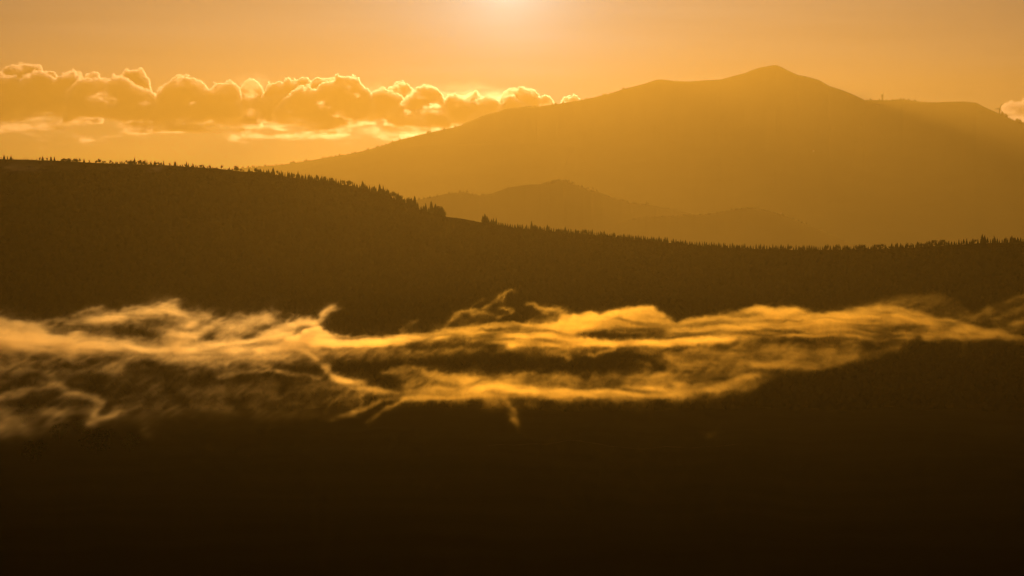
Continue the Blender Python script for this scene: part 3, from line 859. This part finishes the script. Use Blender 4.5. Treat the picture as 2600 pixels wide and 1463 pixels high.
# trees one can pick out: place along the crest, height in photograph pixels, kind, label
ALONE = [
    (11, 14, 'conifer', 'pointed conifer at the very left end of the dark ridge crest'),
    (29, 13, 'conifer', 'pointed conifer, second from the left end of the dark ridge crest'),
    (102, 9, 'tuft', 'small tufted pine just left of a tall thin one on the ridge'),
    (109, 13, 'ragged', 'tall thin ragged pine standing apart near the left end of the ridge'),
    (120, 8, 'tuft', 'small tufted pine between a tall thin one and a pair of conifers'),
    (130, 12, 'broad', 'bushy conifer, the left one of a close pair on the ridge'),
    (139, 12, 'conifer', 'narrow conifer, the right one of a close pair on the ridge'),
    (203, 9, 'tuft', 'small rounded pine alone between two clumps on the left of the ridge'),
    (214, 10, 'broad', 'dense bushy conifer alone right of the first long clump on the ridge'),
    (228, 8, 'tuft', 'little tufted pine alone in the gap before the second clump on the ridge'),
    (342, 17, 'conifer', 'tallest pointed conifer in the middle clump on the left of the ridge'),
    (394, 12, 'conifer', 'pointed conifer closing the middle clump on the left of the ridge'),
    (416, 12, 'conifer', 'pointed conifer standing alone right of the middle clump on the ridge'),
    (432, 7, 'tuft', 'tiny rounded pine alone between two pointed conifers on the left of the ridge'),
    (445, 12, 'broad', 'bushy conifer third from the end of the sparse row on the left of the ridge'),
    (474, 13, 'spire', 'thin pointed conifer towering over low bushes on the left of the ridge'),
    (489, 10, 'conifer', 'small conifer right of the thin pointed one over low bushes'),
    (563, 10, 'tuft', 'small tufted pine alone on the smooth bare crest where the far slope begins'),
    (601, 13, 'tuft', 'tufted pine at the spot where mountain and ridge outlines meet'),
    (694, 16, 'broad', 'bushy conifer at the step where the ridge crest starts to fall'),
    (731, 14, 'spire', 'thin conifer rising above the row just past the step in the ridge'),
    (757, 17, 'conifer', 'tall pointed conifer first after the step in the falling ridge'),
    (803, 16, 'spire', 'narrow spire-like conifer midway down the falling part of the ridge'),
    (826, 15, 'conifer', 'pointed conifer right of a narrow spire on the falling part of the ridge'),
    (921, 19, 'broad', 'tall bushy conifer topping the row on the falling part of the ridge'),
    (964, 22, 'conifer', 'tall conifer, left one of two that stand up from the falling row'),
    (973, 22, 'spire', 'thin tall conifer, right one of two that stand up from the falling row'),
    (987, 17, 'conifer', 'pointed conifer above the notch before the dense dark grove'),
    (1011, 20, 'conifer', 'pointed conifer just before the dense dark grove on the ridge'),
    (1037, 20, 'round', 'leafy tree at the left edge of the dense dark grove'),
    (1053, 28, 'conifer', 'highest pointed conifer of the dense dark grove'),
    (1081, 20, 'spire', 'thin conifer in the dip between the grove and the last big clump'),
    (1095, 28, 'conifer', 'pointed conifer topping the last big clump before the bare saddle'),
    (1106, 25, 'broad', 'broad conifer in the last big clump before the bare saddle'),
    (1117, 21, 'round', 'large rounded tree ending the clump right beside the bare saddle'),
    (1124, 18, 'round', 'rounded tree with a steep right side overhanging the bare saddle'),
    (1226, 18, 'conifer', 'conifer on the left of the peaked clump right of the bare saddle'),
    (1231, 22, 'broad', 'broad peaked conifer, first clump right of the bare saddle'),
    (1237, 18, 'conifer', 'conifer on the right of the peaked clump right of the bare saddle'),
    (1253, 16, 'conifer', 'narrow conifer, first of two beyond the peaked clump by the saddle'),
    (1260, 17, 'spire', 'narrow conifer, second of two beyond the peaked clump by the saddle'),
    (1350, 22, 'spire', 'slim tall conifer sticking out of low wood below the faint round hill'),
    (1390, 17, 'conifer', 'pointed conifer on the low wooded bump below the faint round hill'),
    (1435, 17, 'conifer', 'pointed conifer topping the next bump after the low wooded one'),
    (1504, 16, 'conifer', 'pointed conifer poking out of the even row at mid ridge'),
    (1534, 15, 'conifer', 'pointed conifer with a wide foot in the even row at mid ridge'),
    (1674, 14, 'spire', 'narrow conifer above the close row right of mid ridge'),
    (2001, 16, 'spire', 'thin spire standing above the level row on the right of the ridge'),
    (2220, 14, 'ragged', 'ragged conifer with a bare top above the level row on the right'),
    (2264, 14, 'ragged', 'tall ragged conifer just left of where the crest starts to rise again'),
    (2360, 14, 'spire', 'pointed spire on the rising right part of the ridge'),
    (2494, 22, 'conifer', 'tallest conifer of the twin-topped clump near the right end of the ridge'),
    (2500, 19, 'ragged', 'second conifer of the twin-topped clump near the right end of the ridge'),
    (2524, 19, 'spire', 'lone tall spire right of the twin-topped clump'),
    (2569, 18, 'ragged', 'ragged conifer close to the right end of the ridge'),
]
for u_, h_, kind, label in ALONE:
    tree(kind, ridge_point(u_, random.uniform(-6, 0)), h_ * D_RIDGE(u_) / F * 1.15, label, CREST)
# the rest of the crest: from, to, mean gap, least and greatest height (photograph pixels), kinds, label
ROWS = [
    (-40, 100, 9, 4, 8, ('tuft', 'conifer', 'broad'), 'tiny low tree on the bare crest among the first pointed conifers at the left end'),
    (155, 182, 3.6, 7, 11, ('round', 'conifer', 'broad'), 'small tree in the first long dense clump on the left of the ridge'),
    (185, 199, 4, 6, 10, ('round', 'conifer'), 'small tree in the short clump between lone pines on the left of the ridge'),
    (241, 268, 4.5, 6, 11, ('tuft', 'conifer', 'round'), 'small tree of the second clump on the left of the ridge'),
    (270, 318, 5, 5, 10, ('tuft', 'broad', 'conifer'), 'low tree in the thin row between second and middle clump on the ridge'),
    (320, 370, 4.2, 8, 13, ('conifer', 'tuft', 'broad'), 'mid-sized tree of the middle clump on the left of the ridge'),
    (372, 412, 4.2, 6, 11, ('conifer', 'tuft', 'broad'), 'small tree closing the middle clump on the left of the ridge'),
    (448, 545, 4.8, 5, 9, ('tuft', 'broad', 'conifer'), 'low bushy tree in the sparse row on the left of the ridge'),
    (568, 600, 5, 4, 8, ('tuft', 'broad'), 'low bushy tree beside the spot where mountain and ridge outlines meet'),
    (604, 618, 5, 5, 9, ('round', 'tuft'), 'small rounded tree where mountain and ridge outlines meet'),
    (632, 698, 5.5, 6, 12, ('conifer', 'tuft', 'broad'), 'small conifer in the row leading to the step in the ridge crest'),
    (700, 800, 5.2, 9, 15, ('conifer', 'tuft', 'broad', 'spire'), 'conifer in the close row just below the step in the ridge crest'),
    (805, 960, 5.0, 10, 16, ('conifer', 'tuft', 'broad', 'spire'), 'conifer in the close row down the falling part of the ridge'),
    (966, 1030, 5.0, 12, 18, ('conifer', 'round', 'broad'), 'tree in the close row right before the dense dark grove'),
    (1032, 1066, 4.0, 15, 22, ('round', 'conifer', 'broad'), 'tree inside the dense dark grove on the falling ridge'),
    (1066, 1092, 4.5, 10, 15, ('conifer', 'ragged'), 'small conifer in the dip right of the dense dark grove'),
    (1094, 1126, 3.8, 18, 25, ('broad', 'conifer', 'round'), 'leafy tree inside the last big clump beside the bare saddle'),
    (1240, 1345, 5.0, 9, 14, ('conifer', 'broad', 'spire'), 'conifer in the row right of the peaked clump by the bare saddle'),
    (1348, 1500, 4.8, 9, 15, ('conifer', 'broad', 'round', 'spire'), 'conifer in the wooded bumps below the faint round hill'),
    (1502, 1700, 5.0, 9, 15, ('conifer', 'broad', 'spire', 'ragged'), 'conifer in the even row at mid ridge'),
    (1702, 1960, 5.2, 9, 15, ('conifer', 'broad', 'spire', 'ragged'), 'conifer in the even row below the pointed mountain top'),
    (1962, 2280, 5.2, 9, 15, ('conifer', 'broad', 'spire', 'round'), 'conifer in the level row on the right of the ridge'),
    (2282, 2480, 5.4, 9, 15, ('conifer', 'broad', 'round', 'ragged'), 'conifer in the row where the crest rises at the right'),
    (2482, 2640, 5.2, 10, 16, ('conifer', 'broad', 'spire', 'ragged'), 'conifer in the row at the right end of the ridge'),
]
for u0, u1, gap, h0, h1, kinds, label in ROWS:
    u_ = u0 + random.uniform(0, gap)
    while u_ < u1:
        tree(random.choice(kinds), ridge_point(u_, random.uniform(-8, 2)), random.uniform(h0, h1) * D_RIDGE(u_) / F * 1.1, label, CREST)
        u_ += gap * random.uniform(0.55, 1.45)

# round trees whose heads stand dark in the mist of the western slope
for u_, d_, h_, label in [(62, 1010, 8.5, 'dark rounded tree head in thin mist at the left edge, above a bright curved strand'),
                          (243, 800, 8.0, 'dark rounded tree standing below the V-shaped strand of mist'),
                          (205, 930, 5.5, 'dark rounded tree head enclosed by the curl of mist at lower left'),
                          (86, 770, 6.5, 'dark tree beside the dull glow of mist in the lower left corner'),
                          (150, 870, 6.0, 'dark tree under the bright curved strand of mist at left'),
                          (330, 830, 6.0, 'dark tree right of the V-shaped strand of mist')]:
    x_ = (u_ - 1300) / F * d_
    tree('bush', Vector((x_, d_, float(land_z(np.array([float(u_)]), np.array([float(d_)]))[0]))), h_, label, 'trees standing in the mist')


# ------------------------------------------------------------------ woods that nobody could count
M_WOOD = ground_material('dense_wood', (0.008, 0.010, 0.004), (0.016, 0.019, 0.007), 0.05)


def forest(name, P, H, R, mat, seed, label):
    """One mesh of many small ragged crowns at the points P."""
    g = np.random.default_rng(seed)
    n, k = len(P), 6
    rings = [(0.02, 0.85), (0.30, 1.0), (0.66, 0.5)]
    nv = len(rings) * k + 1
    V = np.zeros((n, nv, 3), np.float32)
    ph = g.random(n) * 6.28
    for r_, (z, rad) in enumerate(rings):
        for i in range(k):
            a = ph + 2 * math.pi * (i + 0.5 * r_) / k
            w = R * rad * g.uniform(0.72, 1.28, n)
            V[:, r_ * k + i, 0] = P[:, 0] + w * np.cos(a)
            V[:, r_ * k + i, 1] = P[:, 1] + w * np.sin(a)
            V[:, r_ * k + i, 2] = P[:, 2] + H * (z + g.uniform(-.08, .08, n))
    V[:, -1, :] = P + np.stack([0 * H, 0 * H, H], -1)
    f = []
    for r_ in range(2):
        for i in range(k):
            a, b, c, d = r_ * k + i, r_ * k + (i + 1) % k, (r_ + 1) * k + i, (r_ + 1) * k + (i - 1) % k
            f += [(a, b, c), (a, c, d)]
    f += [(2 * k + i, 2 * k + (i + 1) % k, nv - 1) for i in range(k)]
    f = (np.array(f, np.int32)[None] + (np.arange(n, dtype=np.int32) * nv)[:, None, None]).reshape(-1, 3)
    me = bpy.data.meshes.new(name)
    me.vertices.add(n * nv); me.vertices.foreach_set('co', V.ravel())
    me.loops.add(f.size); me.loops.foreach_set('vertex_index', f.ravel())
    me.polygons.add(len(f)); me.polygons.foreach_set('loop_start', np.arange(0, f.size, 3, dtype=np.int32))
    me.update(calc_edges=True)
    me.materials.append(mat)
    o = bpy.data.objects.new(name, me)
    COL.objects.link(o)
    return tag(o, label, 'forest', None, 'stuff')


TRACK = curve([(1240, 1140), (1330, 1130), (1400, 1123), (1450, 1118), (1500, 1128), (1560, 1136), (1640, 1139), (1690, 1133), (1760, 1139), (1830, 1138), (1900, 1136)])
d_tab = np.linspace(300, 2600, 1200)
v_tab = photo_uv(0 * d_tab, d_tab, land_z(0 * d_tab + 1550, d_tab))[1]


def depth_at(v):
    o_ = np.argsort(v_tab)
    return np.interp(v, v_tab[o_], d_tab[o_])


fd = np.sqrt(rng.uniform(1120 ** 2, 3830 ** 2, 50000))
fu = rng.uniform(-250, 2850, len(fd))
top_d = D_RIDGE(fu) - fd           # metres below the crest
keep = (top_d > 12) & ~((fu > 1130) & (fu < 1222) & (top_d < 100))
keep &= ~((top_d < 45) & (fu < 700) & (rng.random(len(fd)) < 0.7))
dt = depth_at(TRACK(fu))
keep &= ~((fu > 1230) & (fu < 1910) & (fd < dt + 2) & (fd > dt - 14))
keep0 = keep
fd, fu = fd[keep], fu[keep]
fz = land_z(fu, fd)
P_ = np.stack([(fu - 1300) / F * fd, fd, fz - 0.4], -1)
H_ = rng.uniform(3.2, 7.0, len(fd)) * np.clip(fd / 1100, 0.2, 1.15) * np.where(top_d[keep0] < 70, 0.55, 1) * np.where((fd > 650) & (fd < 1750), 0.7, 1)
R_ = H_ * rng.uniform(0.28, 0.46, len(fd)) + 1.1 * np.clip(fd / 900, 0.25, 1)
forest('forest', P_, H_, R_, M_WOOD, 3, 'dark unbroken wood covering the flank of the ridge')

# woods along the skyline of the far mountain and its foothills
pts, hh = [], []
for c_, d_, u0, u1, gap, h0, h1 in [(MOUNT, D_MOUNT, 595, 1600, 5.5, 1, 12), (MOUNT, D_MOUNT, 738, 748, 1.5, 8, 14), (MOUNT, D_MOUNT, 1690, 1780, 6, 2, 5), (MOUNT, D_MOUNT, 2196, 2345, 5, 1, 11),
                                   (MOUNT, D_MOUNT, 2345, 2362, 6, 2, 6), (MOUNT, D_MOUNT, 2545, 2700, 4, 6, 20), (HILL_A, 9800, 1060, 1230, 7, 2, 7), (HILL_A, 9800, 1380, 1650, 5, 2, 8),
                                   (HILL_B, 8700, 1600, 2050, 7, 1.5, 4)]:
    for u_ in np.arange(u0, u1, gap):
        u_ = u_ + random.uniform(-.5, .5) * gap
        p_ = at(u_, float(c_(u_)), d_ + random.uniform(-25, 10))
        pts.append((p_.x, p_.y, p_.z - 2.5)); hh.append(2.5 + 1.5 * (h0 + (h1 - h0) * random.random() ** 1.8))
hh = np.array(hh)
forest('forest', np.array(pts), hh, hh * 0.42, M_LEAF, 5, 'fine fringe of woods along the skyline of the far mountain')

tu = np.linspace(1240, 1900, 130)
td = depth_at(TRACK(tu))
tz = land_z(tu, td)
tx = (tu - 1300) / F * td
tv = np.concatenate([np.stack([tx, td - 1.2, land_z(tu, td - 1.2) + 0.12], -1), np.stack([tx, td + 1.2, land_z(tu, td + 1.2) + 0.12], -1)])
n_ = len(tu)
tag(mesh_obj('path', tv.tolist(), [(i, i + 1, n_ + i + 1, n_ + i) for i in range(n_ - 1)], M_TRACK), label='faint pale track across the dark slope below the mist', cat='track', kind='structure')

# ------------------------------------------------------------------ wind turbines and farmhouses on the far mountain
def lathe(prof, n=14):
    v, f = [], []
    for r, z in prof:
        for i in range(n):
            a = 2 * math.pi * i / n
            v.append((r * math.cos(a), r * math.sin(a), z))
    for k in range(len(prof) - 1):
        for i in range(n):
            f.append((k * n + i, k * n + (i + 1) % n, (k + 1) * n + (i + 1) % n, (k + 1) * n + i))
    f.append(tuple(range(n))[::-1])
    f.append(tuple(range((len(prof) - 1) * n, len(prof) * n)))
    return v, f


def wind_turbine(u, yaw, turn, label):
    grow = 1.25
    base = at(u, float(MOUNT(u)), D_MOUNT)
    root = bpy.data.objects.new('wind_turbine', None)
    COL.objects.link(root)
    root.location = base - Vector((0, 0, 2))
    root.rotation_euler.z = yaw
    root.scale = (grow, grow, grow)
    tag(root, label, 'wind turbine', 'wind turbines on the far mountain')
    v, f = lathe([(4.4, 0), (4.2, 4), (4.0, 14), (3.6, 27), (3.6, 29)])
    mesh_obj('tower', v, f, M_TURB, root, True)
    v, f = lathe([(1.0, -6.6), (3.2, -6.0), (3.6, -2), (3.5, 3.0), (2.6, 4.2)])
    mesh_obj('nacelle', [(x * 1.2, -z, y + 30.4) for x, y, z in v], f, M_TURB, root, True)
    v, f = lathe([(2.9, 0), (2.8, 1.4), (2.0, 2.6), (0.6, 3.4)])
    hub = mesh_obj('hub', [(x, -z - 4.2, y + 30.4) for x, y, z in v], f, M_TURB, root, True)
    for k in range(3):
        a = turn + k * 2 * math.pi / 3
        pr = [(1.0, 1.0, 1.0), (2.8, 1.2, 5), (2.5, 1.0, 14), (2.0, 0.8, 22), (1.1, 0.5, 30)]
        bv, bf = [], []
        for c, th, r in pr:
            for q in ((-c, 0), (0, th), (c, 0), (0, -th)):
                bv.append((q[0], -5.4 + q[1], r))
        for i in range(len(pr) - 1):
            for j in range(4):
                bf.append((i * 4 + j, i * 4 + (j + 1) % 4, i * 4 + 4 + (j + 1) % 4, i * 4 + 4 + j))
        bf += [(3, 2, 1, 0), (16, 17, 18, 19)]
        ca, sa = math.cos(a), math.sin(a)
        mesh_obj('blade', [(x * ca + z * sa, y, -x * sa + z * ca + 30.4) for x, y, z in bv], bf, M_TURB, root)


wind_turbine(2240, math.radians(84), math.radians(-4), 'wind turbine seen edge on among low trees on the mountain shoulder, one blade upright')
wind_turbine(2538, math.radians(14), math.radians(24), 'wind turbine on the bare falling slope before a pale cloud, two blades raised')

from mathutils.bvhtree import BVHTree
SURF = []
for o_ in COL.objects:
    if o_.type == 'MESH' and o_.name.split('.')[0] in ('mountain', 'hills'):
        SURF.append(BVHTree.FromPolygons([v.co for v in o_.data.vertices], [p.vertices for p in o_.data.polygons]))


def farmhouse(u, v, wide, deep, tall, label):
    ray = at(u, v, 1.0).normalized()
    hits = [h for h in (t.ray_cast(Vector((0, 0, 0)), ray) for t in SURF) if h[0] is not None]
    p = min(hits, key=lambda h: h[3])[0]
    root = bpy.data.objects.new('farmhouse', None)
    COL.objects.link(root)
    root.location = p - Vector((0, 0, 1.0))
    tag(root, label, 'house', 'farmhouses on the far mountain')
    a, b, h = wide / 2, deep / 2, tall + 1.0
    vs = [(-a, -b, 0), (a, -b, 0), (a, b, 0), (-a, b, 0), (-a, -b, h), (a, -b, h), (a, b, h), (-a, b, h), (-a, 0, h + deep * .3), (a, 0, h + deep * .3)]
    mesh_obj('wall', vs, [(0, 1, 5, 4), (1, 2, 6, 9, 5), (2, 3, 7, 6), (3, 0, 4, 8, 7), (3, 2, 1, 0)], M_WHITE, root)
    e = 0.5
    rz = h + deep * .3
    rv = [(-a - e, -b - e, h - .2), (a + e, -b - e, h - .2), (a + e, 0, rz + .15), (-a - e, 0, rz + .15), (a + e, b + e, h - .2), (-a - e, b + e, h - .2)]
    rv += [(x, y, z + .25) for x, y, z in rv]
    mesh_obj('roof', rv, [(0, 1, 2, 3), (3, 2, 4, 5), (6, 9, 8, 7), (9, 11, 10, 8), (0, 6, 7, 1), (4, 10, 11, 5), (1, 7, 8, 2), (2, 8, 10, 4), (0, 3, 9, 6), (3, 5, 11, 9)], M_TILE, root)
    k = max(2, int(wide / 4.5))
    for i in range(k):
        x = -a + wide * (i + .5) / k
        if i == k // 2:
            mesh_obj('door', [(x - .6, -b - .04, 1.0), (x + .6, -b - .04, 1.0), (x + .6, -b - .04, 3.1), (x - .6, -b - .04, 3.1), (x - .6, -b + .02, 1.0), (x + .6, -b + .02, 1.0), (x + .6, -b + .02, 3.1), (x - .6, -b + .02, 3.1)],
                     [(0, 1, 2, 3), (0, 4, 5, 1), (1, 5, 6, 2), (2, 6, 7, 3), (3, 7, 4, 0)], M_BARK, root)
        else:
            mesh_obj('window', [(x - .6, -b - .03, 1.9), (x + .6, -b - .03, 1.9), (x + .6, -b - .03, 3.2), (x - .6, -b - .03, 3.2), (x - .6, -b + .02, 1.9), (x + .6, -b + .02, 1.9), (x + .6, -b + .02, 3.2), (x - .6, -b + .02, 3.2)],
                     [(0, 1, 2, 3), (0, 4, 5, 1), (1, 5, 6, 2), (2, 6, 7, 3), (3, 7, 4, 0)], M_PANE, root)


farmhouse(2228, 267, 21, 9, 5.5, 'long white farm building just below the edge-on wind turbine')
farmhouse(2065, 385, 10, 8, 6, 'small white house alone midway down the mountain under its pointed top')
farmhouse(1983, 543, 9, 7, 5, 'small white house low on the mountain beside the faint lower hill')


# ------------------------------------------------------------------ haze: the air of the whole valley
HX, HY0, HY1, HZ0, HZ1 = 9000.0, -500.0, 24600.0, -264.0, 1290.0
hv = [(x, y, z) for x in (-HX, HX) for y in (HY0, HY1) for z in (HZ0, HZ1)]
hf = [(0, 1, 3, 2), (4, 6, 7, 5), (0, 4, 5, 1), (2, 3, 7, 6), (0, 2, 6, 4), (1, 5, 7, 3)]
M_HAZE = volume_material('golden_haze', 0.50e-4, (0.80, 0.62, 0.16), 0.75, 1.0, attr=False)
tag(mesh_obj('haze', hv, hf, M_HAZE), label='golden evening haze filling the whole valley', cat='haze', kind='stuff')
